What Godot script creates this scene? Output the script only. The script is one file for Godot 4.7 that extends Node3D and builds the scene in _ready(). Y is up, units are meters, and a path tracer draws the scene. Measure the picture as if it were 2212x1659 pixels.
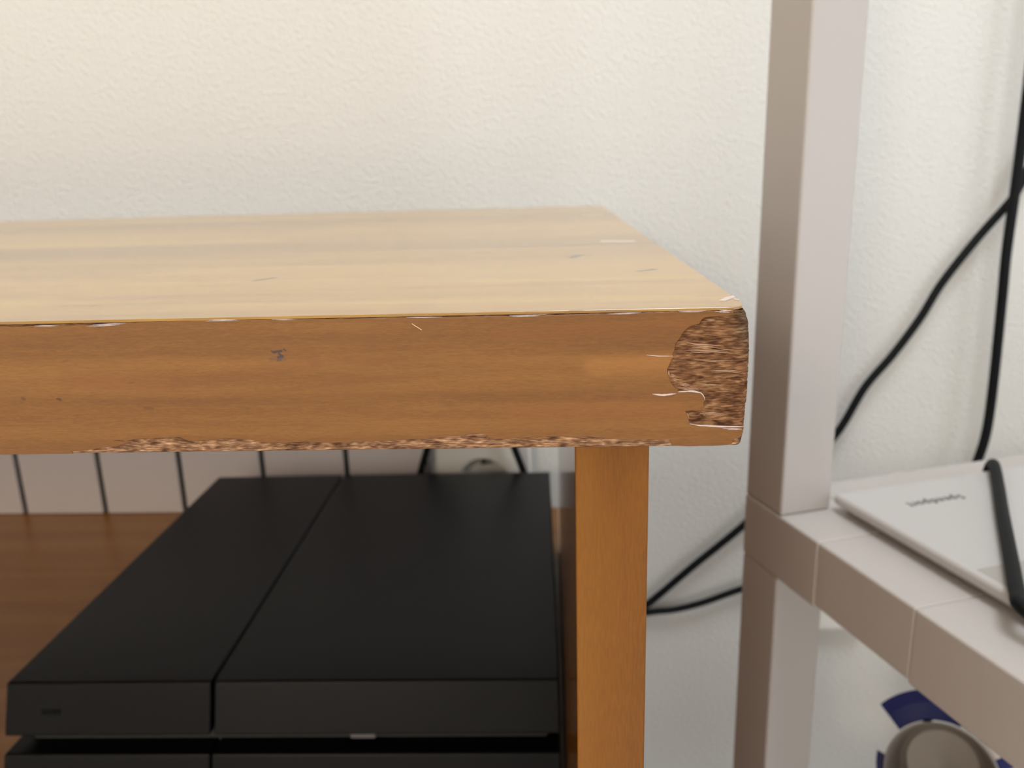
extends Node3D

const EYE := 0.66              # height of the lens above the floor
const XR := 0.0379             # right end of the stand's top board
const YT := 0.6342             # its upper face
const ZF := -0.150             # its front face
const ZB := -0.580             # its back edge
const WALL := -0.676
const SHELF := 0.366           # upper face of the stand's lower shelf
const RACK := Vector3(0.1216, 0.0, -0.402)   # the rack's inner post corner
const RY := 0.4772             # top of the rack's middle rails
const TURN := 0.3168           # the rack stands askew to the wall

var M := {}
var taken := {}

# ------------------------------------------------------------------ naming
func numbered(called: String) -> String:
	var n: int = taken.get(called, 0)
	taken[called] = n + 1
	return called if n == 0 else "%s_%03d" % [called, n]

func thing(called: String, label: String, category: String, at := Vector3.ZERO, turn := 0.0, group := "") -> Node3D:
	var o := Node3D.new()
	o.name = numbered(called)
	add_child(o)
	o.position = at
	o.rotation.y = turn
	tag(o, label, category, group)
	return o

func tag(o: Node, label: String, category: String, group := "") -> void:
	o.set_meta("label", label)
	o.set_meta("category", category)
	if group:
		o.set_meta("group", group)

func part(called: String, st: SurfaceTool, m: Material, parent: Node = self, label := "") -> MeshInstance3D:
	var o := MeshInstance3D.new()
	o.name = numbered(called) if parent == self else called
	o.mesh = st.commit()
	o.material_override = m
	parent.add_child(o, true)
	if label:
		o.set_meta("label", label)
	return o

func struct(called: String, st: SurfaceTool, m: Material, label: String, category: String) -> MeshInstance3D:
	var o := part(called, st, m)
	o.set_meta("kind", "structure")
	tag(o, label, category)
	return o

# ------------------------------------------------------------------ shapes
func new_st() -> SurfaceTool:
	var st := SurfaceTool.new()
	st.begin(Mesh.PRIMITIVE_TRIANGLES)
	return st

func vert(st: SurfaceTool, p: Vector3, n: Vector3, uv: Vector2) -> void:
	st.set_normal(n)
	st.set_uv(uv)
	st.add_vertex(p)

# a quad a b c d; turned so that its front looks along n
func quad(st: SurfaceTool, p: Array, n: Array, uv: Array) -> void:
	var g: Vector3 = (p[1] - p[0]).cross(p[2] - p[0])
	if g.length_squared() < 1e-20:
		g = (p[2] - p[0]).cross(p[3] - p[0])
	var o := [0, 1, 2, 0, 2, 3] if g.dot(n[0] + n[1] + n[2] + n[3]) < 0.0 else [0, 2, 1, 0, 3, 2]
	for i in o:
		vert(st, p[i], n[i], uv[i])

# box with rounded edges; UVs in metres by face, or swapped where the grain stands upright
func rbox(st: SurfaceTool, lo: Vector3, hi: Vector3, r: float, xf := Transform3D(), steps := 2) -> void:
	var c := (lo + hi) / 2.0
	var h := (hi - lo) / 2.0
	r = minf(r, minf(h.x, minf(h.y, h.z)) * 0.98)
	var nb := xf.basis.inverse().transposed()
	for axis in 3:
		var a := (axis + 1) % 3
		var b := (axis + 2) % 3
		var la := lines_of(h[a], r, steps)
		var lb := lines_of(h[b], r, steps)
		for s in [-1.0, 1.0]:
			for i in la.size() - 1:
				for j in lb.size() - 1:
					var ps := []
					var ns := []
					var us := []
					for k in [[i, j], [i + 1, j], [i + 1, j + 1], [i, j + 1]]:
						var q := Vector3.ZERO
						q[axis] = s * h[axis]
						q[a] = la[k[0]]
						q[b] = lb[k[1]]
						var inner := q.clamp(-h + Vector3.ONE * r, h - Vector3.ONE * r)
						var n := (q - inner).normalized()
						var w := c + inner + n * r
						ps.append(xf * w)
						ns.append((nb * n).normalized())
						us.append(Vector2(w.z, w.y) if axis == 0 else Vector2(w.x, w.z) if axis == 1 else Vector2(w.x, w.y))
					quad(st, ps, ns, us)

func lines_of(h: float, r: float, steps: int) -> Array:
	var out := []
	for k in steps + 1:
		out.append(-(h - r) - r * tan(deg_to_rad(45.0 * (steps - k) / steps)))
	for k in steps + 1:
		out.append((h - r) + r * tan(deg_to_rad(45.0 * k / steps)))
	return out

# round cord through points (smooth curve), with rounded ends
func tube(st: SurfaceTool, pts: Array, r: float, sides := 14, per := 8) -> void:
	var path := []
	for i in pts.size() - 1:
		var p0: Vector3 = pts[maxi(i - 1, 0)]
		var p1: Vector3 = pts[i]
		var p2: Vector3 = pts[i + 1]
		var p3: Vector3 = pts[mini(i + 2, pts.size() - 1)]
		for k in per:
			path.append(p1.cubic_interpolate(p2, p0, p3, float(k) / per))
	path.append(pts[-1])
	var rings := []
	var side := Vector3.UP
	var t0: Vector3 = (path[1] - path[0]).normalized()
	if absf(t0.dot(side)) > 0.9:
		side = Vector3.RIGHT
	var n := path.size()
	for i in n:
		var t: Vector3 = (path[mini(i + 1, n - 1)] - path[maxi(i - 1, 0)]).normalized()
		side = (side - t * side.dot(t)).normalized()
		var up := t.cross(side)
		var caps := [[0.0, 1.0]]
		if i == 0:
			caps = [[-1.0, 0.02], [-0.7, 0.7], [0.0, 1.0]]
		elif i == n - 1:
			caps = [[0.0, 1.0], [0.7, 0.7], [1.0, 0.02]]
		for cp in caps:
			var ring := []
			for k in sides + 1:
				var a := TAU * k / sides
				var d := side * cos(a) + up * sin(a)
				ring.append([path[i] + t * (r * cp[0]) + d * (r * cp[1]), (d * cp[1] + t * cp[0]).normalized()])
			rings.append(ring)
	for i in rings.size() - 1:
		for k in sides:
			var q := [rings[i][k], rings[i][k + 1], rings[i + 1][k + 1], rings[i + 1][k]]
			quad(st, q.map(func(e): return e[0]), q.map(func(e): return e[1]), [Vector2(k, i), Vector2(k + 1, i), Vector2(k + 1, i + 1), Vector2(k, i + 1)])

# flat sheet cut to an outline in (x, y), thickness t along +z from z0; the whole then moved by xf. UVs = x, y
func sheet(st: SurfaceTool, outline: PackedVector2Array, z0: float, t: float, xf := Transform3D(), bevel := 0.0) -> void:
	var big := PackedVector2Array()          # in millimetres: the triangulation has a fixed tolerance
	for p in outline:
		big.append((p - outline[0]) * 1000.0)
	var idx := Geometry2D.triangulate_polygon(big)
	var nb := xf.basis.orthonormalized()
	var inner := outline
	if bevel > 0.0:
		inner = PackedVector2Array()
		var cw := Geometry2D.is_polygon_clockwise(outline)
		for i in outline.size():
			var e1 := (outline[i] - outline[i - 1]).normalized()
			var e2 := (outline[(i + 1) % outline.size()] - outline[i]).normalized()
			var m := (e1 + e2).normalized()
			var o := Vector2(m.y, -m.x) if cw else Vector2(-m.y, m.x)
			inner.append(outline[i] + o * bevel)
	for side in [[z0 + t, Vector3.BACK, inner], [z0, Vector3.FORWARD, outline]]:
		for i in range(0, idx.size(), 3):
			var tri := []
			for k in 3:
				var v: Vector2 = side[2][idx[i + k]]
				tri.append(Vector3(v.x, v.y, side[0]))
			var g: Vector3 = (tri[1] - tri[0]).cross(tri[2] - tri[0])
			if g.dot(side[1]) > 0.0:
				tri.reverse()
			for p in tri:
				vert(st, xf * p, nb * side[1], Vector2(p.x, p.y))
	for i in outline.size():
		var j := (i + 1) % outline.size()
		var a := outline[i]
		var b := outline[j]
		var d := (b - a).normalized()
		var n := Vector3(d.y, -d.x, 0.0) if not Geometry2D.is_polygon_clockwise(outline) else Vector3(-d.y, d.x, 0.0)
		var zm := z0 + t - bevel
		quad(st, [xf * Vector3(a.x, a.y, z0), xf * Vector3(b.x, b.y, z0), xf * Vector3(b.x, b.y, zm), xf * Vector3(a.x, a.y, zm)], [nb * n, nb * n, nb * n, nb * n], [a, b, b, a])
		if bevel > 0.0:
			var nn := (n + Vector3.BACK).normalized()
			quad(st, [xf * Vector3(a.x, a.y, zm), xf * Vector3(b.x, b.y, zm), xf * Vector3(inner[j].x, inner[j].y, z0 + t), xf * Vector3(inner[i].x, inner[i].y, z0 + t)], [nb * nn, nb * nn, nb * nn, nb * nn], [a, b, b, a])

# turned profile: points (radius, height) along the y axis of xf, over the angles from..to
func lathe(st: SurfaceTool, prof: Array, xf := Transform3D(), sides := 40, from := 0.0, to := TAU) -> void:
	for i in prof.size() - 1:
		var d: Vector2 = prof[i + 1] - prof[i]
		var m := Vector2(d.y, -d.x).normalized()
		for k in sides:
			var ps := []
			var ns := []
			for q in [[i, k], [i + 1, k], [i + 1, k + 1], [i, k + 1]]:
				var a := lerpf(from, to, float(q[1]) / sides)
				var p: Vector2 = prof[q[0]]
				ps.append(xf * Vector3(p.x * cos(a), p.y, p.x * sin(a)))
				ns.append(xf.basis * Vector3(m.x * cos(a), m.y, m.x * sin(a)))
			quad(st, ps, ns, [Vector2(k, i), Vector2(k, i + 1), Vector2(k + 1, i + 1), Vector2(k + 1, i)])

func mm(a: Array) -> PackedVector2Array:
	var out := PackedVector2Array()
	for i in range(0, a.size(), 2):
		out.append(Vector2(a[i], a[i + 1]) * 0.001)
	return out

# tapering splinter lying along a line in (x, y) at depth z: a few ragged strands side by side
func sliver(st: SurfaceTool, line: PackedVector2Array, w: float, z: float, strands := 1, sd := 1) -> void:
	var rng := RandomNumberGenerator.new()
	rng.seed = sd
	var c := Curve2D.new()
	for i in line.size():
		var d := (line[mini(i + 1, line.size() - 1)] - line[maxi(i - 1, 0)]) * 0.17 * 1000.0
		c.add_point(line[i] * 1000.0, -d, d)
	var whole := c.get_baked_length()
	for s in strands:
		var from := rng.randf_range(0.0, 0.3) if strands > 1 else 0.0
		var to := rng.randf_range(0.65, 1.0) if strands > 1 else 1.0
		var off := (s - (strands - 1) * 0.5) * w / strands * 1.3
		var left := PackedVector2Array()
		var right := PackedVector2Array()
		var n := 11
		for i in n:
			var t := i / (n - 1.0)
			var at := whole * lerpf(from, to, t)
			var p := c.sample_baked(at) * 0.001
			var d := (c.sample_baked(minf(at + 0.1, whole)) - c.sample_baked(maxf(at - 0.1, 0.0))).normalized()
			var f := sin(PI * (0.05 + 0.9 * t)) * rng.randf_range(0.55, 1.1) / strands
			var o := Vector2(-d.y, d.x)
			left.append(p + o * (off + w * 0.5 * f))
			right.append(p + o * (off - w * 0.5 * f))
		right.reverse()
		left.append_array(right)
		sheet(st, left, z, 0.00014)

# ------------------------------------------------------------------ materials
func plain(c: Color, rough := 0.6, spec := 0.5, metal := 0.0) -> StandardMaterial3D:
	var m := StandardMaterial3D.new()
	m.albedo_color = c
	m.roughness = rough
	m.metallic_specular = spec
	m.metallic = metal
	return m

func c8(r: int, g: int, b: int) -> Color:
	return Color8(r, g, b)

func streaks(w: int, h: int, stretch: int, freq: float, sd: int, kind := FastNoiseLite.TYPE_SIMPLEX_SMOOTH, oct := 3) -> PackedByteArray:
	var f := FastNoiseLite.new()
	f.seed = sd
	f.noise_type = kind
	f.frequency = freq
	f.fractal_octaves = oct
	if kind == FastNoiseLite.TYPE_CELLULAR:
		f.fractal_type = FastNoiseLite.FRACTAL_NONE
		f.cellular_return_type = FastNoiseLite.RETURN_CELL_VALUE
		f.cellular_jitter = 1.0
	var im := f.get_seamless_image(maxi(w / stretch, 8), h)
	im.convert(Image.FORMAT_L8)
	im.resize(w, h, Image.INTERPOLATE_CUBIC)
	return im.get_data()

# several streaky noises, weighed and sent through a ramp of colours
func ramp_image(w: int, h: int, layers: Array, ramp: Gradient) -> Image:
	var lut := PackedByteArray()
	for i in 256:
		var c := ramp.sample(i / 255.0)
		lut.append_array([c.r8, c.g8, c.b8])
	var sums := PackedFloat32Array()
	sums.resize(w * h)
	for l in layers:
		var d: PackedByteArray = l[0]
		var k: float = l[1]
		for i in w * h:
			sums[i] += (d[i] - 128) * k
	var out := PackedByteArray()
	out.resize(w * h * 3)
	var j := 0
	for i in w * h:
		var t := clampi(int(128.0 + sums[i]), 0, 255) * 3
		out[j] = lut[t]
		out[j + 1] = lut[t + 1]
		out[j + 2] = lut[t + 2]
		j += 3
	return Image.create_from_data(w, h, false, Image.FORMAT_RGB8, out)

func ramp3(a: Color, b: Color, c: Color) -> Gradient:
	var g := Gradient.new()
	g.set_color(0, a)
	g.set_color(1, c)
	g.add_point(0.5, b)
	return g

# a soft mark (stain, scratch, dent) along a line of the image
func mark(im: Image, a: Vector2, b: Vector2, w: float, c: Color, k: float) -> void:
	var lo := (a.min(b) - Vector2.ONE * w).floor()
	var hi := (a.max(b) + Vector2.ONE * w).ceil()
	for y in range(maxi(int(lo.y), 0), mini(int(hi.y) + 1, im.get_height())):
		for x in range(maxi(int(lo.x), 0), mini(int(hi.x) + 1, im.get_width())):
			var p := Vector2(x, y)
			var q := Geometry2D.get_closest_point_to_segment(p, a, b)
			var s := 1.0 - p.distance_to(q) / w
			if s > 0.0:
				im.set_pixel(x, y, im.get_pixel(x, y).lerp(c, clampf(s * 1.6, 0.0, 1.0) * k))

func textured(im: Image, rough: float, spec := 0.5) -> StandardMaterial3D:
	var m := plain(Color.WHITE, rough, spec)
	im.generate_mipmaps()
	m.albedo_texture = ImageTexture.create_from_image(im)
	return m

func make_materials() -> void:
	# varnished pine veneer of the board's front edge: 2048 x 350 pixels over 164 x 28 mm, u to the right, v downwards
	var w := 2048
	var h := 352
	var f := ramp_image(w, h, [[streaks(w, h, 24, 0.02, 3), 0.3], [streaks(w, h, 12, 0.16, 4), 0.3], [streaks(w, h, 64, 0.008, 5), 0.4], [streaks(w, h, 9, 0.42, 6), 0.4]], ramp3(c8(106, 65, 25), c8(129, 84, 34), c8(150, 103, 47)))
	var px := func(x: float, y: float) -> Vector2: return Vector2((x + 164.0) / 164.0 * w, -y / 28.0 * h)
	for s in [[-91.5, -6.9, -89.9, -6.7, 4.0, c8(44, 40, 62), 0.7], [-90.6, -8.0, -89.8, -7.8, 5.0, c8(48, 46, 74), 0.7], [-92.2, -8.3, -89.4, -8.4, 5.0, c8(90, 70, 60), 0.35], [-90.4, -7.2, -90.1, -7.6, 4.0, c8(44, 42, 70), 0.6], [-89.4, -6.4, -89.1, -6.6, 3.0, c8(50, 46, 66), 0.7], [-91.9, -6.7, -91.2, -7.0, 3.0, c8(60, 48, 56), 0.6], [-90.9, -8.6, -90.2, -8.5, 3.0, c8(60, 56, 90), 0.5], [-136.2, -15.3, -135.9, -15.4, 2.0, c8(200, 150, 100), 0.5],
			[-136.0, -15.6, -135.5, -15.8, 5.0, c8(70, 42, 24), 0.7], [-143.2, -15.4, -142.8, -15.6, 5.0, c8(90, 50, 28), 0.6], [-118.5, -17.8, -117.0, -17.9, 5.0, c8(100, 60, 32), 0.6], [-121.0, -12.5, -120.0, -12.6, 3.0, c8(110, 66, 34), 0.5],
			[-112.0, -13.2, -84.0, -9.3, 22.0, c8(120, 70, 34), 0.22], [-84.0, -9.3, -66.0, -8.8, 14.0, c8(120, 70, 34), 0.25], [-132.0, -12.0, -112.0, -13.0, 26.0, c8(130, 72, 38), 0.2], [-100.0, -15.5, -60.0, -11.6, 8.0, c8(122, 74, 36), 0.22], [-60.0, -11.6, -48.0, -11.4, 6.0, c8(122, 74, 36), 0.2],
			[-48.0, -4.2, -12.0, -3.4, 24.0, c8(140, 84, 38), 0.25], [-45.0, -20.0, -14.0, -19.5, 40.0, c8(148, 88, 40), 0.22], [-30.0, -10.8, -16.0, -10.4, 30.0, c8(190, 128, 66), 0.3]]:
		mark(f, px.call(s[0], s[1]), px.call(s[2], s[3]), s[4], s[5], s[6])
	M.front = textured(f, 0.42)
	M.front.uv1_scale = Vector3(1.0 / 0.164, -1.0 / 0.028, 1)
	M.front.uv1_offset = Vector3(-(XR - 0.164) / 0.164, YT / 0.028, 0)
	# the same veneer on the board's upper face: 2048 x 1024 pixels over 340 x 170 mm, v away from the viewer
	w = 2048
	h = 1024
	var t := ramp_image(w, h, [[streaks(w, h, 16, 0.012, 13), 0.4], [streaks(w, h, 10, 0.11, 14), 0.3], [streaks(w, h, 48, 0.004, 15), 0.55]], ramp3(c8(116, 78, 24), c8(172, 128, 44), c8(204, 164, 70)))
	var qx := func(x: float, z: float) -> Vector2: return Vector2((x + 340.0) / 340.0 * w, (-z - 150.0) / 170.0 * h)
	for s in [[-17.9, -296.2, -8.7, -293.6, 16.0, c8(245, 235, 230), 0.85], [-31.2, -242.4, -28.8, -249.9, 10.0, c8(46, 34, 18), 1.0], [-15.1, -206.8, -11.0, -209.9, 7.0, c8(24, 16, 8), 1.0], [-113.8, -204.5, -111.0, -210.4, 8.0, c8(70, 48, 22), 0.9],
			[-136.2, -167.4, -135.4, -168.4, 3.0, c8(60, 40, 24), 0.9], [-8.6, -164.1, -1.9, -165.1, 2.5, c8(120, 80, 44), 0.7], [-26.0, -157.0, -6.0, -157.6, 2.0, c8(150, 104, 60), 0.6], [-14.0, -262.0, -10.0, -264.0, 12.0, c8(120, 84, 50), 0.5],
			[-90.0, -196.0, -40.0, -205.0, 40.0, c8(170, 132, 88), 0.3], [-60.0, -230.0, -20.0, -240.0, 60.0, c8(170, 130, 90), 0.3], [-40.0, -175.0, -22.0, -178.0, 6.0, c8(165, 118, 70), 0.4], [-127.0, -163.5, -118.0, -162.8, 3.0, c8(140, 96, 54), 0.5], [-70.0, -161.0, -30.0, -160.0, 4.0, c8(160, 112, 62), 0.4]]:
		mark(t, qx.call(s[0], s[1]), qx.call(s[2], s[3]), s[4], s[5], s[6])
	M.top = textured(t, 0.26, 0.6)
	M.top.clearcoat_enabled = true
	M.top.clearcoat = 0.7
	M.top.clearcoat_roughness = 0.2
	M.top.uv1_scale = Vector3(1.0 / 0.34, -1.0 / 0.17, 1)
	M.top.uv1_offset = Vector3(-(XR - 0.34) / 0.34, ZF / 0.17, 0)
	# plain varnished boards: 1024 x 512 pixels over 240 x 120 mm
	w = 1024
	h = 512
	var p := ramp_image(w, h, [[streaks(w, h, 16, 0.018, 23), 0.25], [streaks(w, h, 8, 0.25, 24), 0.4], [streaks(w, h, 32, 0.006, 25), 0.35]], ramp3(c8(128, 82, 36), c8(151, 101, 46), c8(170, 121, 62)))
	M.shelf = textured(p, 0.32)
	M.shelf.uv1_scale = Vector3(4.2, 8.4, 1)
	var pv := Image.new()
	pv.copy_from(p)
	pv.clear_mipmaps()
	pv.rotate_90(CLOCKWISE)
	M.panel = textured(pv, 0.1, 0.42)
	M.panel.albedo_color = c8(218, 202, 128)
	M.panel.uv1_scale = Vector3(14.0, 6.0, 1)
	# bare particle board: 1024 x 512 pixels over 80 x 40 mm
	var k := ramp_image(w, h, [[streaks(w, h, 5, 0.11, 33, FastNoiseLite.TYPE_CELLULAR), 0.3], [streaks(w, h, 5, 0.16, 34), 0.75], [streaks(w, h, 3, 0.05, 35), 0.5], [streaks(w, h, 12, 0.4, 36), 0.4]], ramp3(c8(70, 46, 33), c8(136, 101, 75), c8(208, 170, 132)))
	M.core = textured(k, 0.85, 0.25)
	M.core.uv1_scale = Vector3(12.5, 25.0, 1)
	M.core.vertex_color_use_as_albedo = true
	M.splinter = plain(c8(176, 138, 108), 0.6)
	M.sheen = plain(c8(206, 192, 190), 0.5)  # pale colour carries the sheen of worn varnish and torn edges
	# orange-peel plaster
	var hb := FastNoiseLite.new()
	hb.seed = 77
	hb.frequency = 0.045
	hb.fractal_octaves = 2
	var hi := hb.get_seamless_image(1024, 1024)
	hi.convert(Image.FORMAT_L8)
	var hd := hi.get_data()
	for i in hd.size():
		hd[i] = int(255.0 * smoothstep(0.45, 0.95, hd[i] / 255.0))
	hi = Image.create_from_data(1024, 1024, false, Image.FORMAT_L8, hd)
	M.wall = plain(c8(226, 226, 223), 0.75, 0.35)
	M.wall.heightmap_enabled = true
	M.wall.heightmap_texture = ImageTexture.create_from_image(hi)
	M.wall.heightmap_scale = 0.036
	M.wall.uv1_triplanar = true
	M.wall.uv1_world_triplanar = true
	M.wall.uv1_scale = Vector3.ONE * 5.0
	M.unseen_wall = plain(c8(232, 233, 234), 0.8, 0.3)  # walls out of view, kept pale so they return more light
	M.ceiling = plain(c8(238, 234, 226), 0.85, 0.3)
	M.floor = textured(ramp_image(512, 256, [[streaks(512, 256, 16, 0.03, 53), 0.6], [streaks(512, 256, 8, 0.2, 54), 0.4]], ramp3(c8(198, 191, 182), c8(216, 210, 202), c8(230, 225, 218))), 0.45)  # floor out of view, kept pale to bounce light onto the lower wall
	M.floor.uv1_scale = Vector3(1.2, 2.4, 1)
	M.baseboard = plain(c8(236, 232, 226), 0.5)
	M.rack = plain(c8(184, 179, 176), 0.5)
	M.router = plain(c8(184, 182, 181), 0.42)
	M.router_base = plain(c8(166, 161, 156), 0.5)
	M.print = plain(c8(70, 72, 70), 0.6)
	M.cord = plain(c8(13, 17, 19), 0.6, 0.3)
	M.console = plain(c8(8, 8, 9), 0.34, 0.3)
	M.console_gloss = plain(c8(8, 7, 8), 0.32, 0.28)
	M.console_dark = plain(c8(12, 12, 13), 0.6)
	M.console_print = plain(c8(3, 3, 3), 0.8, 0.1)
	M.metal = plain(c8(92, 88, 92), 0.35)
	M.slat = plain(c8(216, 207, 204), 0.55)
	M.slat_gap = plain(c8(38, 48, 40), 0.7)
	M.socket = plain(c8(238, 236, 230), 0.35)
	M.socket_dark = plain(c8(40, 38, 36), 0.6)
	M.cup = plain(c8(150, 143, 136), 0.4)
	M.blue = plain(c8(34, 42, 112), 0.4)
	M.cup_white = plain(c8(236, 230, 220), 0.4)
	M.fibre = plain(c8(226, 196, 150), 0.6)
	M.globe = plain(c8(250, 244, 232), 0.5)
	M.globe.emission_enabled = true
	M.globe.emission = c8(255, 236, 210)
	M.globe.emission_energy_multiplier = 1.2
	M.unseen_pane = plain(c8(235, 240, 245), 0.3)  # glowing face of the unseen window
	M.unseen_pane.emission_enabled = true
	M.unseen_pane.emission = c8(238, 246, 255)
	M.unseen_pane.emission_energy_multiplier = 0.8
	M.lamp = plain(c8(250, 246, 238), 0.5)
	M.lamp.emission_enabled = true
	M.lamp.emission = c8(255, 236, 210)
	M.lamp.emission_energy_multiplier = 1.5

# ------------------------------------------------------------------ the scene
func _ready() -> void:
	# camera: a phone held close to the chipped corner, tilted down and a little rolled
	var cam := Camera3D.new()
	cam.name = "camera"
	var right := Vector3(0.9986975, -0.0277517, -0.0428153)
	var down := Vector3(-0.0158017, -0.9661157, 0.2576251)
	var fwd := Vector3(-0.0485140, -0.2566129, -0.9652959)
	cam.transform = Transform3D(Basis(right, -down, -fwd).orthonormalized(), Vector3(0, EYE, 0))
	var at := CameraAttributesPhysical.new()
	at.frustum_focal_length = 12.0 * 1740.0 / 829.5
	at.exposure_aperture = 19.0
	at.frustum_focus_distance = 0.160
	at.frustum_near = 0.01
	at.frustum_far = 50.0
	cam.attributes = at
	cam.current = true
	add_child(cam)
	var env := Environment.new()
	env.background_mode = Environment.BG_COLOR
	env.background_color = Color.BLACK
	env.tonemap_mode = Environment.TONE_MAPPER_LINEAR
	env.tonemap_exposure = 0.97
	env.sdfgi_enabled = true
	env.ssao_enabled = true
	env.ssil_enabled = true
	var we := WorldEnvironment.new()
	we.name = "environment"
	we.environment = env
	add_child(we)
	make_materials()
	var lamp_at := Vector3(0.32, 2.36, 0.16)
	var lamp_energy := 1.95
	room()
	unseen_ceiling_lamp(lamp_at, lamp_energy)
	unseen_floor_lamp(Vector3(-0.6, 0, 1.25), 0.58)
	unseen_window_light(Vector3(1.6, 0.62, 0.75), 0.95)
	stand()
	console()
	slats()
	rack()
	router()
	cup()
	wall_things()
	cords()

func room() -> void:
	var x0 := -1.5
	var x1 := 1.6
	var z1 := 1.8
	var ht := 2.45
	var st := new_st()
	rbox(st, Vector3(x0 - 0.1, -0.1, WALL - 0.12), Vector3(x1 + 0.1, ht + 0.1, WALL), 0.001, Transform3D(), 1)
	struct("wall_back", st, M.wall, "cream white orange-peel plaster wall behind the wooden stand", "wall")
	for w in [["wall_left", Vector3(x0 - 0.1, -0.1, WALL), Vector3(x0, ht + 0.1, z1), M.unseen_wall, "plain pale side wall out of view on the left, placed to return light"], ["wall_right", Vector3(x1, -0.1, WALL), Vector3(x1 + 0.1, ht + 0.1, z1), M.unseen_wall, "plain pale side wall out of view on the right, placed to return light"], ["wall_front", Vector3(x0 - 0.1, -0.1, z1), Vector3(x1 + 0.1, ht + 0.1, z1 + 0.1), M.unseen_wall, "plain pale wall out of view behind the camera, placed to return light"]]:
		st = new_st()
		rbox(st, w[1], w[2], 0.001, Transform3D(), 1)
		struct(w[0], st, w[3], w[4], "wall")
	st = new_st()
	rbox(st, Vector3(x0, -0.1, WALL), Vector3(x1, 0.0, z1), 0.001, Transform3D(), 1)
	struct("floor", st, M.floor, "pale wooden floor out of view, toned to brighten the lower wall", "floor")
	st = new_st()
	rbox(st, Vector3(x0, ht, WALL), Vector3(x1, ht + 0.1, z1), 0.001, Transform3D(), 1)
	struct("ceiling", st, M.ceiling, "white ceiling above the room", "ceiling")
	st = new_st()
	rbox(st, Vector3(x0, 0.0, WALL), Vector3(x1, 0.06, WALL + 0.012), 0.002)
	struct("baseboard_back", st, M.baseboard, "white baseboard along the plaster wall", "baseboard")

func unseen_ceiling_lamp(where: Vector3, energy: float) -> void:  # out of view; placed to light the wall and upper faces
	var t := thing("unseen_ceiling_lamp", "unseen wide white ceiling lamp, out of view, placed to light the wall from above", "lamp", where)
	var st := new_st()
	rbox(st, Vector3(-0.32, 0.02, -0.32), Vector3(0.32, 0.09, 0.32), 0.008)
	part("lamp_base", st, M.baseboard, t)
	st = new_st()
	rbox(st, Vector3(-0.3, 0.0, -0.3), Vector3(0.3, 0.03, 0.3), 0.006)
	part("diffuser", st, M.lamp, t)
	var l := AreaLight3D.new()
	l.name = "unseen_lamp_light"
	l.area_size = Vector2(0.58, 0.58)
	l.light_energy = energy
	l.light_color = c8(238, 246, 255)
	l.area_range = 12.0
	l.area_attenuation = 2.0
	l.shadow_enabled = true
	l.rotation_degrees.x = -90.0
	l.position = Vector3(0, -0.006, 0)
	t.add_child(l)

func unseen_window_light(where: Vector3, energy: float) -> void:  # out of view; placed to light the lower wall from the right
	var st := new_st()
	for e in [[Vector3(-0.03, -0.6, -0.5), Vector3(0.0, -0.54, 0.5)], [Vector3(-0.03, 0.54, -0.5), Vector3(0.0, 0.6, 0.5)], [Vector3(-0.03, -0.54, -0.5), Vector3(0.0, 0.54, -0.44)], [Vector3(-0.03, -0.54, 0.44), Vector3(0.0, 0.54, 0.5)]]:
		rbox(st, e[0], e[1], 0.004)
	var o := struct("window_1", st, M.baseboard, "unseen white framed window, out of view on the right, placed to light the lower wall", "window")
	o.position = where
	st = new_st()
	rbox(st, Vector3(-0.012, -0.54, -0.44), Vector3(-0.002, 0.54, 0.44), 0.001, Transform3D(), 1)
	part("unseen_window_pane", st, M.unseen_pane, o)
	var l := AreaLight3D.new()
	l.name = "unseen_side_light"
	l.area_size = Vector2(0.88, 1.08)
	l.light_energy = energy
	l.light_color = c8(238, 246, 255)
	l.area_range = 12.0
	l.area_attenuation = 2.0
	l.shadow_enabled = true
	l.rotation_degrees.y = 90.0
	l.position = Vector3(-0.035, 0, 0)
	o.add_child(l)

func unseen_floor_lamp(where: Vector3, energy: float) -> void:  # out of view; placed for warm light on the left-facing sides
	var t := thing("unseen_floor_lamp", "unseen floor lamp with a round white globe, placed behind the camera to light left-facing sides", "lamp", where)
	var st := new_st()
	lathe(st, [Vector2(0.0, 0.0), Vector2(0.14, 0.0), Vector2(0.14, 0.015), Vector2(0.03, 0.025), Vector2(0.0, 0.025)])
	part("base", st, M.baseboard, t)
	st = new_st()
	lathe(st, [Vector2(0.012, 0.02), Vector2(0.012, 0.93), Vector2(0.03, 0.94), Vector2(0.03, 0.96)])
	part("pole", st, M.baseboard, t)
	st = new_st()
	var prof := []
	for k in 17:
		var a := PI * k / 16.0
		prof.append(Vector2(0.15 * sin(a), 1.1 - 0.15 * cos(a)))
	lathe(st, prof)
	part("globe", st, M.globe, t)
	var l := OmniLight3D.new()
	l.name = "unseen_lamp_light"
	l.light_energy = energy
	l.light_size = 0.13
	l.light_color = c8(255, 236, 210)
	l.omni_range = 10.0
	l.omni_attenuation = 2.0
	l.shadow_enabled = true
	l.position = Vector3(0, 1.1, 0)
	t.add_child(l)

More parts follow.
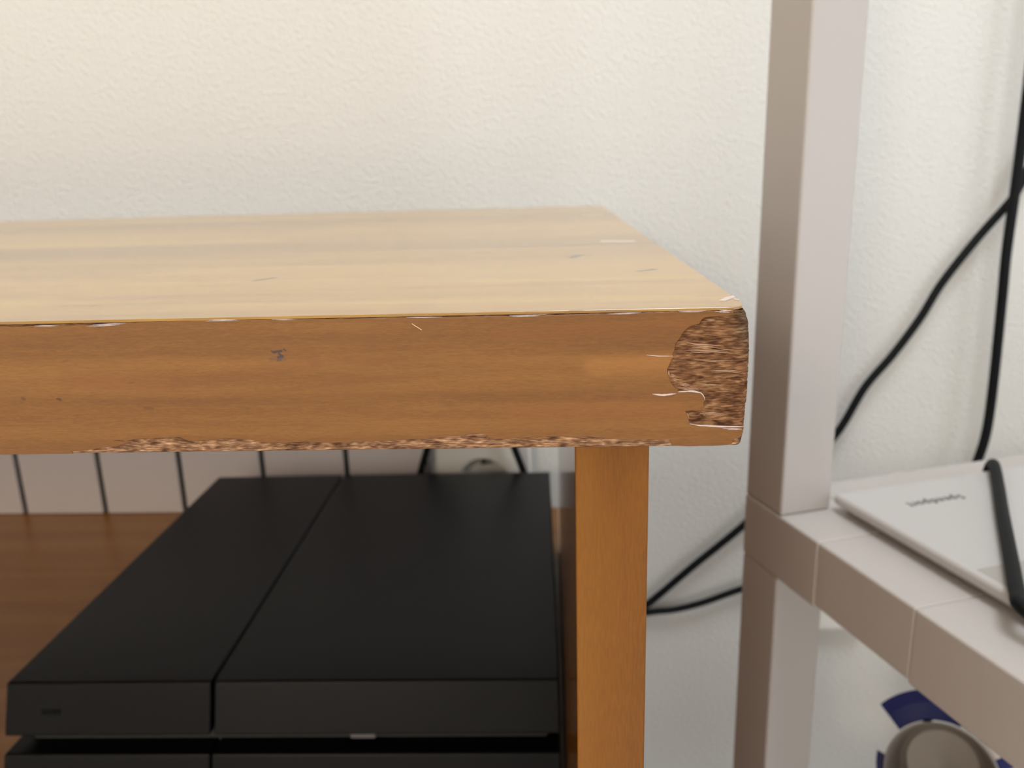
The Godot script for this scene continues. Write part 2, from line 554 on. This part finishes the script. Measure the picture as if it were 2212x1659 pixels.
# ------------------------------------------------------------------ the wooden stand with its chipped corner
func stand() -> void:
	var t := thing("tv_stand", "orange pine veneered stand with a chipped front corner, nearest the camera", "stand")
	var top := part("top_board", core_shape(), M.core, t, "bare brown particle board core of the top")
	# front veneer: outline in mm from the board's upper right corner, broken away at the right end and along the lower edge
	var o := [-1098, -0.9, -144.9, -0.9, -139.3, -0.9, -132.8, -0.9, -126.4, -1.0, -125.1, -1.5, -123.2, -0.9, -117.1, -0.55, -103.4, -0.5, -89.9, -0.6, -76.5, -0.7, -63.2, -0.7, -50, -0.8, -36.9, -0.8, -23.9, -0.7, -15.3, -0.6, -8.4, -0.55,
		-3.8, -0.7, -3.8, -1.1, -5.6, -1.6, -8.1, -1.7, -9.3, -1.9, -9.7, -2.4, -10, -3, -11.4, -3.3, -12.2, -3.8, -13, -4.6, -13.4, -5.4, -14, -6.3, -14.4, -6.7, -14.5, -8, -14.9, -8.8, -14.6, -9.2, -15.1, -10, -15.5, -11, -15.8, -11.7, -15.7, -12.5, -15.4, -13.4, -15, -14.4, -14.6, -15, -13.8, -15.7, -13.5, -16.1, -11, -16.1,
		-9.3, -16.4, -8.7, -17, -8.5, -18, -8.7, -18.5, -8.6, -19.3, -9, -19.9, -12.2, -20, -11.6, -21.1, -11.4, -22.7, -9.9, -22.9, -5.2, -23.3, -1.1, -23.5, -1.1, -24.7, -1.5, -25.3, -2.4, -25.6, -2.8, -26.1, -3.0, -26.8, -4.6, -27.1, -9.8, -27.2, -14.4, -27.1, -14.9, -25.8, -17.2, -25.8, -23.7, -25.7]
	var low := [-30.7, -25, -32.3, -25, -38.9, -24.9, -44.3, -25, -47.7, -25.2, -50.2, -25, -51, -24.1, -52.6, -24, -56.4, -24.5, -63.6, -25, -69.5, -25.3, -76.3, -25.4, -82.3, -25.6, -86.1, -25.3, -91.6, -25.5, -95.1, -25.4, -97.2, -24.9, -101.1, -24.4, -104.7, -24.6, -109.2, -24.9, -110.9, -24.7, -112.2, -24, -116.2, -24.1, -120.7, -24.2, -122.5, -24.5, -126.1, -24.6, -122.7, -24.9, -124.4, -25.4, -125.8, -25.8, -128.6, -26, -131.8, -26.5, -135.2, -26.7, -134.8, -27.2, -150.1, -27.25, -1098, -27.25]
	var fine := ragged(mm(o + low))
	var st := new_st()
	var shift := Transform3D(Basis(), Vector3(0, 0, 0))
	var moved := PackedVector2Array()
	for p in fine:
		moved.append(p + Vector2(XR, YT))
	sheet(st, moved, ZF - 0.00016, 0.00016, shift, 0.00005)
	part("front_veneer", st, M.front, top, "orange pine veneer, broken away at the corner")
	# top veneer
	st = new_st()
	var tv := PackedVector2Array([Vector2(-1.06, ZB), Vector2(-1.06, ZF)])
	for i in 61:
		tv.append(Vector2(lerpf(-0.13, XR - 0.0045, i / 60.0), ZF - 0.00012 + 0.0001 * sin(i * 1.7) * sin(i * 0.61)))
	for a in [[0.0036, 0.0003], [0.0026, 0.0009], [0.0019, 0.0017], [0.0015, 0.003], [0.0011, 0.006]]:
		tv.append(Vector2(XR - a[0], ZF - a[1]))
	tv.append(Vector2(XR - 0.0006, ZB))
	# sheet() works in x, y: turned so that its +z is up and its y is the scene's z
	var flipped := PackedVector2Array()
	for v in tv:
		flipped.append(Vector2(v.x, -v.y))
	sheet(st, flipped, 0.0, 0.0005, Transform3D(Basis(Vector3.RIGHT, Vector3.FORWARD, Vector3.UP), Vector3(0, YT - 0.0005, 0)), 0.00005)
	part("top_veneer", flip_v(st), M.top, top, "pale sheen of varnished pine veneer")
	# pale splinters round the break: [line, width in mm, strands]
	var nth := 20
	for s in [[[-9.5, -2.4, -7.7, -2.3, -6, -2.3], 0.35, 2], [[-14.5, -6.9, -12.7, -6.7, -10.8, -7.2, -7.9, -7.4, -2.9, -8], 0.7, 3], [[-14.4, -7.8, -11.2, -8.2, -7.1, -8.1, -2.5, -8.6], 0.7, 3], [[-15.7, -11.6, -15.6, -12.8, -15.0, -13.9], 0.5, 2], [[-15.4, -12.8, -13.8, -13.2], 0.4, 2], [[-15.1, -13.5, -13.4, -14], 0.4, 2], [[-14.6, -14.4, -12.7, -14.7, -10.6, -15.3], 0.5, 3], [[-13.8, -15.1, -11.4, -15.7, -7.9, -15.7], 0.5, 3], [[-12.2, -20.1, -11.6, -21.1, -11.3, -22.4], 0.35, 2],
			[[-12.0, -14.9, -9.0, -14.8, -5.0, -15.0], 0.3, 2], [[-11.0, -9.9, -6.0, -10.3, -3.0, -10.2], 0.3, 2], [[-8.0, -12.3, -4.0, -12.2, -1.4, -12.6], 0.4, 2], [[-10.5, -21.0, -7.0, -20.6, -3.5, -21.2], 0.5, 3]]:
		st = new_st()
		sliver(st, offset(mm(s[0])), s[1] * 0.001, ZF - 0.00022, s[2], nth)
		nth += 1
		part("splinter", st, M.splinter, top)
	for s in [[[-19.7, -8.8, -17.5, -9.05, -14.8, -9.1], 0.2, 1], [[-18.5, -16.5, -16.5, -16.75, -14, -16.5], 0.45, 1], [[-13.7, -16.15, -11, -16.05, -9.3, -16.4, -8.65, -17.1, -8.45, -18], 0.3, 1], [[-11.3, -22.6, -9.7, -22.95, -5.2, -23.25, -0.9, -23.35], 0.42, 1], [[-5, -23.8, -3.1, -23.75, -1.0, -23.75], 0.3, 2], [[-14.1, -0.55, -11, -0.65, -8.6, -0.6], 0.25, 2], [[-7.3, -0.55, -5.3, -0.7, -3.5, -0.8], 0.45, 2],
			[[-105.5, -0.55, -101.0, -0.5, -97.0, -0.6], 0.3, 2], [[-48.0, -0.75, -43.0, -0.8, -37.5, -0.75], 0.3, 2], [[-27.5, -0.7, -24.0, -0.75, -20.5, -0.7], 0.25, 2], [[-92.0, -0.6, -86.0, -0.65], 0.16, 2], [[-66.0, -0.7, -58.0, -0.75], 0.16, 2], [[-128.0, -1.0, -124.0, -1.0, -119.0, -0.7], 0.35, 3], [[-140.0, -0.9, -133.0, -0.95], 0.2, 2]]:
		st = new_st()
		sliver(st, offset(mm(s[0])), s[1] * 0.001, ZF - 0.00009, s[2], nth)
		nth += 1
		part("splinter", st, M.sheen, top)
	# a flake of lifted varnish on the corner, and a stuck fibre
	st = new_st()
	var fl := Transform3D(Basis(Vector3.RIGHT, Vector3.FORWARD, Vector3.UP), Vector3(XR, YT - 0.00005, 0))
	sheet(st, mm([-4.9, 157.6, -3.7, 157.4, -2.5, 159.1, -1.0, 161.3, -0.9, 163.4, -2.9, 161.3]), 0.0, 0.0002, fl, 0.00004)
	sheet(st, mm([-1.9, 158.6, -1.0, 157.6, -0.9, 158.2, -1.6, 159.7]), 0.0, 0.0002, fl, 0.00004)
	part("varnish_flake", st, M.sheen, top, "white flake of lifted varnish, its glint put into the colour")
	st = new_st()
	var fb := []
	for v in [[-64.1, -1.9], [-63.5, -2.35], [-63.1, -2.6], [-62.4, -3.1]]:
		fb.append(Vector3(XR + v[0] * 0.001, YT + v[1] * 0.001, ZF + 0.00012))
	tube(st, fb, 0.00007, 6, 4)
	part("fibre", st, M.fibre, top, "pale stuck fibre")
	# the rest of the stand
	var bottom := YT - 0.02725
	for x in [[0.0045, 0.0193], [-1.0, -0.985]]:
		st = new_st()
		rbox(st, Vector3(x[0], 0.0, ZB - 0.005), Vector3(x[1], bottom, ZF - 0.002), 0.0007, Transform3D(), 3)
		part("side_panel", st, M.panel, t)
	st = new_st()
	rbox(st, Vector3(-0.985, SHELF - 0.018, -0.672), Vector3(0.0045, SHELF, ZF - 0.02), 0.0008)
	part("lower_shelf", st, M.shelf, t)
	st = new_st()
	rbox(st, Vector3(-0.985, 0.06, -0.665), Vector3(0.0045, 0.078, ZF - 0.02), 0.0008)
	part("bottom_shelf", st, M.shelf, t)

# the top veneer's UVs: x and the scene's z
func flip_v(st: SurfaceTool) -> SurfaceTool:
	var arr := st.commit_to_arrays()
	var uv: PackedVector2Array = arr[Mesh.ARRAY_TEX_UV]
	var p: PackedVector3Array = arr[Mesh.ARRAY_VERTEX]
	for i in uv.size():
		uv[i] = Vector2(p[i].x, p[i].z)
	arr[Mesh.ARRAY_TEX_UV] = uv
	var out := new_st()
	out.create_from_arrays(arr)
	return out

func offset(a: PackedVector2Array) -> PackedVector2Array:
	var out := PackedVector2Array()
	for p in a:
		out.append(p + Vector2(XR, YT))
	return out

# a torn edge: each long segment split, with a small wobble
func ragged(a: PackedVector2Array) -> PackedVector2Array:
	var rng := RandomNumberGenerator.new()
	rng.seed = 11
	var out := PackedVector2Array()
	for i in a.size():
		var p := a[i]
		var q := a[(i + 1) % a.size()]
		out.append(p)
		var n := int(p.distance_to(q) / 0.0011)
		if n > 8:
			continue
		for k in range(1, n + 1):
			var d := (q - p).normalized()
			out.append(p.lerp(q, float(k) / (n + 1)) + Vector2(-d.y, d.x) * rng.randf_range(-0.00009, 0.00009))
	return out

# how far the worn right end draws in at a height (mm from the top)
func worn(y: float) -> float:
	var c := Curve.new()
	c.max_value = 2.0
	for p in [[0.0, 1.5], [0.04, 1.0], [0.1, 0.45], [0.3, 0.1], [0.55, 0.1], [0.87, 0.45], [1.0, 1.0]]:
		c.add_point(Vector2(p[0], p[1]))
	return c.sample(y / 27.25) * 0.001

func core_shape() -> SurfaceTool:
	var rough := FastNoiseLite.new()
	rough.seed = 5
	rough.frequency = 1.0
	rough.fractal_octaves = 3
	# the outline seen from above, [x, z, normal], from the left end round the right front corner to the back
	var zf := ZF - 0.00014
	var r := 0.0018
	var line := [[-1.06, zf, Vector3.BACK], [-0.14, zf, Vector3.BACK]]
	var x := -0.135
	while x < XR - 0.02:
		line.append([x, zf, Vector3.BACK])
		x += 0.0007
	while x < XR - r:
		line.append([x, zf, Vector3.BACK])
		x += 0.00028
	for k in 11:
		var a := PI / 2 * k / 10.0
		line.append([XR - r + r * sin(a), zf - r + r * cos(a), Vector3(sin(a), 0, cos(a))])
	for z in [0.0025, 0.003, 0.0035, 0.0045, 0.006, 0.009, 0.015, 0.03, 0.08, 0.2]:
		line.append([XR, zf - z, Vector3.RIGHT])
	line.append([XR, ZB, Vector3.RIGHT])
	# heights with the rounding at the upper and lower edge: [y, inset]
	var tall := 0.02725 - 0.0005
	var rows := []
	var rt := 0.0006
	var rb := 0.0004
	for k in 4:
		var a := PI / 2 * k / 4.0
		rows.append([-rt * (1.0 - sin(a)), rt * (1.0 - cos(PI / 2 - a))])
	var y := -rt
	while y > -tall + rb + 0.0001:
		rows.append([y, 0.0])
		y -= 0.0003
	for k in 5:
		var a := PI / 2 * k / 4.0
		rows.append([-tall + rb - rb * sin(a), rb * (1.0 - cos(a))])
	var pts := []
	for l in line:
		var col := []
		for q in rows:
			var p := Vector3(l[0], YT - 0.0005 + q[0], l[1])
			var n: Vector3 = l[2]
			p -= n * q[1]
			var m := Vector3(l[0] * 1000.0 + l[1] * 300.0, q[0] * 1000.0, l[1] * 1000.0)
			var deep := rough.get_noise_3d(m.x * 0.16, m.y * 0.9, m.z * 0.5) * 0.4 + rough.get_noise_3d(m.x * 0.9, m.y * 2.6, m.z + 40.0) * 0.6
			var near := clampf((l[0] - (XR - 0.022)) / 0.01, 0.25, 1.0)
			p -= n * (0.00002 + maxf(deep + 0.2, 0.0) * 0.0003) * near
			var end := clampf((l[0] - (XR - 0.012)) / 0.012, 0.0, 1.0)
			p.x -= worn(-q[0] * 1000.0) * end * end
			col.append(p)
		pts.append(col)
	var st := new_st()
	var nc := pts.size()
	var nr := rows.size()
	for i in nc - 1:
		for j in nr - 1:
			var ps := []
			var ns := []
			var us := []
			var cs := []
			for e in [[i, j], [i + 1, j], [i + 1, j + 1], [i, j + 1]]:
				var a: int = e[0]
				var b: int = e[1]
				var p: Vector3 = pts[a][b]
				var du: Vector3 = pts[mini(a + 1, nc - 1)][b] - pts[maxi(a - 1, 0)][b]
				var dv: Vector3 = pts[a][mini(b + 1, nr - 1)] - pts[a][maxi(b - 1, 0)]
				var n := dv.cross(du).normalized()
				if n.dot(line[a][2]) < 0.0:
					n = -n
				ps.append(p)
				ns.append(n)
				us.append(Vector2(p.x - p.z, p.y))
				# grime on the worn corner; the long strip below is cleaner
				var xx := (XR - p.x) * 1000.0
				var yy := (YT - p.y) * 1000.0
				var c := Color(1, 1, 1)
				if xx < 22.0 and yy < 24.5:
					c = Color(0.7, 0.62, 0.54)
				if line[a][0] > XR - 0.0045:
					var g := clampf((line[a][0] - (XR - 0.0045)) / 0.003, 0.0, 1.0) * clampf((11.0 - yy) / 6.0, 0.0, 1.0)
					c = c.lerp(Color(0.4, 0.43, 0.42), g)
				if yy < 1.3:
					c = c.lerp(Color(0.4, 0.36, 0.34), 0.8 if xx > 4.0 else 0.3)
				cs.append(c)
			var g2: Vector3 = (ps[1] - ps[0]).cross(ps[2] - ps[0])
			var o := [0, 1, 2, 0, 2, 3] if g2.dot(ns[0]) < 0.0 else [0, 2, 1, 0, 3, 2]
			for k in o:
				st.set_color(cs[k])
				vert(st, ps[k], ns[k], us[k])
	# upper and lower faces
	for f in [[0, Vector3.UP], [nr - 1, Vector3.DOWN]]:
		for i in nc - 1:
			var a: Vector3 = pts[i][f[0]]
			var b: Vector3 = pts[i + 1][f[0]]
			var c := Vector3(b.x, b.y, ZB)
			var d := Vector3(a.x, a.y, ZB)
			if absf(a.x - b.x) < 1e-7:
				continue
			st.set_color(Color(0.8, 0.72, 0.62))
			quad(st, [a, b, c, d], [f[1], f[1], f[1], f[1]], [Vector2(a.x, a.z), Vector2(b.x, b.z), Vector2(c.x, c.z), Vector2(d.x, d.z)])
	return st

# ------------------------------------------------------------------ the game console on the lower shelf
func console() -> void:
	var t := thing("game_console", "flat black game console with slanted front, on the lower shelf", "game console", Vector3(-0.2737, SHELF, -0.3385), 0.014)
	# own axes: x from its left side, y up from the shelf, z from its upper front edge; the sides lean, so the front runs out downwards
	var w := 0.2755
	var deep := 0.2785
	var lean := Transform3D(Basis(Vector3.RIGHT, Vector3(0, 1, -0.36), Vector3.BACK), Vector3(0, 0, 0.054 * 0.36))
	var seam := 0.1045
	var st := new_st()
	rbox(st, Vector3(0, 0.0295, -deep), Vector3(seam - 0.0008, 0.054, 0), 0.0011, lean)
	part("upper_cover", st, M.console_gloss, t, "smooth cover left of the seam")
	st = new_st()
	rbox(st, Vector3(seam + 0.0008, 0.0295, -deep), Vector3(w, 0.054, 0), 0.0011, lean)
	part("upper_shell", st, M.console, t)
	st = new_st()
	rbox(st, Vector3(0.008, 0.018, -deep + 0.005), Vector3(w - 0.006, 0.031, -0.012), 0.001, lean)
	rbox(st, Vector3(seam - 0.004, 0.031, -deep + 0.005), Vector3(seam + 0.004, 0.0525, -0.006), 0.0005, lean)
	part("recess", st, M.console_dark, t)
	st = new_st()
	rbox(st, Vector3(0.0, 0.002, -deep), Vector3(seam - 0.0008, 0.0215, 0), 0.0011, lean)
	rbox(st, Vector3(seam - 0.0002, 0.002, -deep), Vector3(w, 0.0215, 0), 0.0011, lean)
	part("lower_shell", st, M.console, t)
	for x in [0.03, w - 0.03]:
		for z in [-0.03, -deep + 0.03]:
			st = new_st()
			rbox(st, Vector3(x - 0.01, 0, z - 0.01), Vector3(x + 0.01, 0.003, z + 0.01), 0.0008)
			part("rubber_foot", st, M.console_dark, t)
	st = new_st()
	rbox(st, Vector3(0.172, 0.0252, -0.013), Vector3(0.1845, 0.0282, -0.0045), 0.0005, lean)
	part("port", st, M.metal, t, "bright metal port in the recess")
	var tm := TextMesh.new()
	tm.text = "SONY"
	tm.font = font("Droid Serif", true)
	tm.font_size = 32
	tm.pixel_size = 0.000115
	tm.depth = 0.0002
	var lo := MeshInstance3D.new()
	lo.name = "logo"
	lo.mesh = tm
	lo.material_override = M.console_print
	lo.transform = Transform3D(Basis(Vector3.RIGHT, Vector3(0, 1, -0.36).normalized(), Vector3(0, 0.36, 1).normalized()), lean * Vector3(0.0235, 0.0405, 0.0000))
	t.add_child(lo)

func font(called: String, bold := false) -> SystemFont:
	var f := SystemFont.new()
	f.font_names = PackedStringArray([called])
	f.font_weight = 700 if bold else 400
	return f

# ------------------------------------------------------------------ pale upright boards behind the console
func slats() -> void:
	var t := thing("slat_panel", "shaded grey-white panel with thin dark upright gaps behind the console", "panel", Vector3(0, SHELF, WALL))
	var st := new_st()
	rbox(st, Vector3(-0.94, 0.0, 0.001), Vector3(-0.1115, 0.17, 0.006), 0.0005, Transform3D(), 1)
	part("backing", st, M.slat_gap, t)
	var edges := [-0.1828, -0.2589, -0.3344, -0.4090, -0.4847, -0.5602, -0.6357, -0.7112, -0.7867, -0.8622]
	for k in edges.size():
		var b: float = -0.1115 if k == 0 else edges[k - 1] - 0.0023
		st = new_st()
		rbox(st, Vector3(edges[k] + 0.0023, 0.0005, 0.006), Vector3(b, 0.17, 0.0105), 0.001)
		part("slat", st, M.slat, t)

# ------------------------------------------------------------------ the white rack
func rack() -> void:
	var t := thing("metal_rack", "white square-tube rack beside the stand, carrying the white router", "rack", RACK, TURN)
	# own axes: x along the back rails, z towards the viewer along the side rails; the corner post stands at x 0..0.0305, z -0.0355..-0.001
	var W := 0.62
	var D := 0.46
	var levels := [RY, 0.262]
	for p in [Vector2(0, -0.0355), Vector2(W - 0.0305, -0.0355), Vector2(0, D - 0.0345), Vector2(W - 0.0305, D - 0.0345)]:
		var y0 := 0.0
		for y in [[0.2255, 0.262], [RY - 0.0365, RY], [1.25, 1.25]]:
			var st := new_st()
			rbox(st, Vector3(p.x, y0, p.y), Vector3(p.x + 0.0305, y[0], p.y + 0.0345), 0.0016)
			part("post", st, M.rack, t)
			y0 = y[1]
	for y in levels:
		var h := 0.0365
		for x in [0.0, W - 0.041]:
			# the corner sleeve wraps the post and carries the side rail's first stretch
			var st := new_st()
			rbox(st, Vector3(x - 0.0002, y - h, -0.0357), Vector3(x + 0.041, y, 0.0312), 0.0014)
			part("corner_sleeve", st, M.rack, t)
			st = new_st()
			rbox(st, Vector3(x, y - h + 0.0014, 0.0312), Vector3(x + 0.041, y - 0.0002, 0.0967), 0.0014)
			part("side_rail", st, M.rack, t)
			st = new_st()
			rbox(st, Vector3(x - 0.0004, y - h + 0.0004, 0.0967), Vector3(x + 0.041, y, D), 0.0014)
			part("side_rail", st, M.rack, t)
		for z in [-0.0338, D - 0.03]:
			if y == 0.262 and z < 0.0:
				continue
			var st := new_st()
			rbox(st, Vector3(0.041, y - h, z), Vector3(W - 0.041, y, z + 0.0275), 0.0014)
			part("back_rail" if z < 0.0 else "front_rail", st, M.rack, t)
		var sp := new_st()
		rbox(sp, Vector3(0.0405, y - 0.012, 0.012 if y != 0.262 else 0.02), Vector3(W - 0.0405, y - 0.0005, D - 0.03), 0.001)
		part("shelf_panel", sp, M.rack, t)

# ------------------------------------------------------------------ the router lying on the rack
func router() -> void:
	var t := thing("router", "flat white router with small grey lettering, on the white rack", "router", RACK + Vector3(0, RY + 0.0003, 0), TURN)
	var x0 := 0.0298
	var x1 := 0.245
	var z0 := 0.0012
	var z1 := 0.134
	var st := new_st()
	rbox(st, Vector3(x0 + 0.0055, 0.0, z0 + 0.004), Vector3(x1 - 0.005, 0.0042, z1 - 0.005), 0.0012)
	part("base", st, M.router_base, t)
	st = new_st()
	rbox(st, Vector3(x0, 0.0040, z0), Vector3(x1, 0.0100, z1), 0.0024, Transform3D(), 4)
	part("shell", st, M.router, t)
	# a shallow sloping lip along the near side
	st = new_st()
	var lip := PackedVector2Array([Vector2(-z1 + 0.0002, 0.0046), Vector2(-z1 + 0.0035, 0.0100), Vector2(-z1 + 0.041, 0.01015), Vector2(-z1 + 0.040, 0.0055)])
	sheet(st, lip, 0.0, x1 - x0 - 0.006, Transform3D(Basis(Vector3.FORWARD, Vector3.UP, Vector3.RIGHT), Vector3(x0 + 0.004, 0, 0)), 0.0003)
	part("front_lip", st, M.router_base, t)
	var tm := TextMesh.new()
	tm.text = "Speedport"
	tm.font = font("Droid Sans", true)
	tm.font_size = 32
	tm.pixel_size = 0.00022
	tm.depth = 0.0002
	var lo := MeshInstance3D.new()
	lo.name = "lettering"
	lo.mesh = tm
	lo.material_override = M.print
	lo.transform = Transform3D(Basis(Vector3.LEFT, Vector3.BACK, Vector3.UP), Vector3(0.0727, 0.0100, 0.0272))
	lo.set_meta("label", "small grey lettering, upside down")
	t.add_child(lo)

# ------------------------------------------------------------------ the cup on the rack's lower shelf
func cup() -> void:
	var at := Vector3(0.2140, 0.3246, -0.3878)
	var ray := at - Vector3(0, EYE, 0)
	# y of the lathe = the cup's axis, from the mouth backwards and down
	var back := (ray.normalized() * Vector3(1, 0.72, 1)).normalized()
	var side := Vector3.UP.cross(back).normalized()
	var up := back.cross(side)
	var t := thing("cup", "grey round cup with a blue and white collar, under the white rack rail", "cup", at)
	# x of the lathe points right in the picture, z up
	var xf := Transform3D(Basis(-side, back, up), Vector3.ZERO)
	var st := new_st()
	lathe(st, [Vector2(0.0235, 0.062), Vector2(0.0295, 0.002), Vector2(0.0294, 0.0004), Vector2(0.0290, 0.0), Vector2(0.0286, 0.0006), Vector2(0.0235, 0.05), Vector2(0.020, 0.056), Vector2(0.0, 0.058)], xf, 56)
	lathe(st, [Vector2(0.0, 0.062), Vector2(0.0235, 0.062)], xf, 56)
	part("body", st, M.cup, t)
	for s in [[78.0, 142.0, M.blue, 0.0462, "blue"], [36.0, 78.0, M.cup_white, 0.0458, "white"], [25.0, 36.0, M.blue, 0.0458, "blue"], [-10.0, 25.0, M.cup_white, 0.0455, "white"], [176.0, 205.0, M.blue, 0.0345, "blue"]]:
		st = new_st()
		var a := deg_to_rad(s[0])
		var b := deg_to_rad(s[1])
		var prof := [Vector2(0.0300, 0.006), Vector2(0.0308, 0.005), Vector2(s[3] * 0.85, 0.0125), Vector2(s[3], 0.0165), Vector2(s[3] - 0.0004, 0.0178), Vector2(0.0300, 0.0085)]
		lathe(st, prof, xf, 20, a, b)
		for e in [a, b]:
			var cap := []
			for p in prof:
				cap.append(xf * Vector3(p.x * cos(e), p.y, p.x * sin(e)))
			var n := xf.basis * Vector3(-sin(e), 0, cos(e)) * (1.0 if e == b else -1.0)
			quad(st, [cap[0], cap[2], cap[3], cap[5]], [n, n, n, n], [Vector2.ZERO, Vector2.ZERO, Vector2.ZERO, Vector2.ZERO])
			quad(st, [cap[0], cap[1], cap[2], cap[5]], [n, n, n, n], [Vector2.ZERO, Vector2.ZERO, Vector2.ZERO, Vector2.ZERO])
		part("collar_segment", st, s[2], t, "%s segment of the collar" % s[4])

# ------------------------------------------------------------------ socket and plug adapter on the wall
func wall_things() -> void:
	var t := thing("wall_socket", "white wall socket with a round recess, half hidden behind the console", "wall socket", Vector3(-0.0600, 0.398, WALL))
	var st := new_st()
	# plate with a round hole: ring of quads from the square to the circle
	var n := 64
	for k in n:
		var ps := []
		for q in [k, k + 1]:
			var a: float = TAU * q / n + PI / 4
			var d := Vector2(cos(a), sin(a))
			var sq := d * (0.041 / maxf(absf(d.x), absf(d.y)))
			ps.append([Vector3(sq.x, sq.y, 0.0), Vector3(sq.x, sq.y, 0.0085), Vector3(sq.x * 0.965, sq.y * 0.965, 0.0105), Vector3(d.x * 0.0225, d.y * 0.0225, 0.0105), Vector3(d.x * 0.0215, d.y * 0.0215, 0.0098), Vector3(d.x * 0.0205, d.y * 0.0205, -0.010), Vector3(d.x * 0.0001, d.y * 0.0001, -0.010)])
		for j in 6:
			var nn: Vector3 = (ps[0][j + 1] - ps[0][j]).cross(ps[1][j] - ps[0][j]).normalized()
			if j == 0:
				nn = Vector3(ps[0][0].x, ps[0][0].y, 0).normalized()
			elif j == 4:
				nn = -Vector3(ps[0][4].x, ps[0][4].y, 0).normalized()
			elif nn.z < 0.0:
				nn = -nn
			quad(st, [ps[0][j], ps[1][j], ps[1][j + 1], ps[0][j + 1]], [nn, nn, nn, nn], [Vector2.ZERO, Vector2.ZERO, Vector2.ZERO, Vector2.ZERO])
	# the plate stands off the wall, so that its recess has depth
	for c in st_moved(st, Vector3(0, 0, 0.0115)):
		part("plate", c, M.socket, t)
	st = new_st()
	rbox(st, Vector3(-0.0408, -0.0408, 0.0), Vector3(0.0408, 0.0408, 0.0016), 0.0005)
	part("mounting_frame", st, M.socket, t)
	for y in [-1, 1]:
		st = new_st()
		rbox(st, Vector3(-0.0025, 0.0165 * y - 0.002, 0.0018), Vector3(0.0025, 0.0165 * y + 0.002, 0.018), 0.0006)
		part("earth_clip", st, M.metal, t)
	t = thing("wall_plate", "white rounded cover plate on the wall, just below the white rack rail", "wall plate", Vector3(0.238, 0.288, WALL))
	st = new_st()
	rbox(st, Vector3(-0.045, -0.0445, 0.0), Vector3(0.045, 0.045, 0.012), 0.006, Transform3D(), 4)
	part("cover", st, M.socket, t)

func st_moved(st: SurfaceTool, by: Vector3) -> Array:
	var out := new_st()
	out.append_from(st.commit(), 0, Transform3D(Basis(), by))
	return [out]

# ------------------------------------------------------------------ black cords
func cord(label: String, pts: Array, r: float) -> void:
	var st := new_st()
	tube(st, pts, r)
	var o := part("power_cord", st, M.cord)
	tag(o, label, "cord")

func cords() -> void:
	cord("black cord hanging down the wall and dropping behind the router's back edge", [Vector3(0.357, 0.86, -0.658), Vector3(0.3595, 0.760, -0.656), Vector3(0.3598, 0.687, -0.655), Vector3(0.3599, 0.640, -0.655), Vector3(0.3594, 0.5885, -0.655), Vector3(0.3605, 0.552, -0.655), Vector3(0.3621, 0.495, -0.655), Vector3(0.3625, 0.4554, -0.655), Vector3(0.3614, 0.433, -0.655), Vector3(0.358, 0.414, -0.655), Vector3(0.351, 0.38, -0.656), Vector3(0.345, 0.30, -0.658), Vector3(0.34, 0.0045, -0.65)], 0.0038)
	cord("long black cord slanting across the wall, passing behind the white post", [Vector3(0.47, 0.90, -0.668), Vector3(0.42, 0.755, -0.667), Vector3(0.3709, 0.6428, -0.665), Vector3(0.3645, 0.6271, -0.666), Vector3(0.3438, 0.5989, -0.668), Vector3(0.3189, 0.5625, -0.668), Vector3(0.3037, 0.5325, -0.668), Vector3(0.2842, 0.5017, -0.668), Vector3(0.2639, 0.4741, -0.668), Vector3(0.2422, 0.4314, -0.668), Vector3(0.2039, 0.3873, -0.668), Vector3(0.1678, 0.3481, -0.668), Vector3(0.1263, 0.3099, -0.668), Vector3(0.0875, 0.2728, -0.668), Vector3(0.05, 0.24, -0.668), Vector3(0.03, 0.15, -0.667), Vector3(0.035, 0.07, -0.655), Vector3(0.06, 0.004, -0.62)], 0.0034)
	cord("short black cord drooping between the wooden side panel and the white post", [Vector3(0.05, 0.256, -0.668), Vector3(0.0877, 0.2628, -0.668), Vector3(0.1108, 0.2656, -0.668), Vector3(0.1358, 0.2726, -0.668), Vector3(0.1686, 0.2856, -0.668), Vector3(0.197, 0.2945, -0.666)], 0.0031)
	cord("thin black cord leaning left beside the pale panel behind the console", [Vector3(-0.085, 0.50, -0.664), Vector3(-0.1, 0.455, -0.661), Vector3(-0.1075, 0.431, -0.659), Vector3(-0.1155, 0.406, -0.659), Vector3(-0.122, 0.3735, -0.652), Vector3(-0.135, 0.3715, -0.638)], 0.0030)
	cord("thin black cord crossing in front of the wall socket behind the console", [Vector3(-0.052, 0.50, -0.646), Vector3(-0.041, 0.462, -0.642), Vector3(-0.0321, 0.4353, -0.640), Vector3(-0.0238, 0.4103, -0.640), Vector3(-0.018, 0.385, -0.640), Vector3(-0.024, 0.3735, -0.637)], 0.0030)
	# over the router: from behind its back edge, across the top and down over its near side
	var b := Basis(Vector3.UP, TURN)
	var pts := []
	for p in [[0.1385, -0.03, -0.0026], [0.1378, -0.01, -0.0026], [0.1368, 0.006, -0.0024], [0.1348, 0.0137, 0.0022], [0.112, 0.0137, 0.0275], [0.0855, 0.0137, 0.0557], [0.0465, 0.0137, 0.0981], [0.0277, 0.0137, 0.1185], [0.0208, 0.0137, 0.1278], [0.026, 0.0095, 0.1425], [0.05, 0.005, 0.158], [0.1, 0.0036, 0.17], [0.2, 0.0035, 0.18]]:
		pts.append(RACK + Vector3(0, RY, 0) + b * Vector3(p[0], p[1], p[2]))
	cord("black cord lying across the top of the white router", pts, 0.0031)
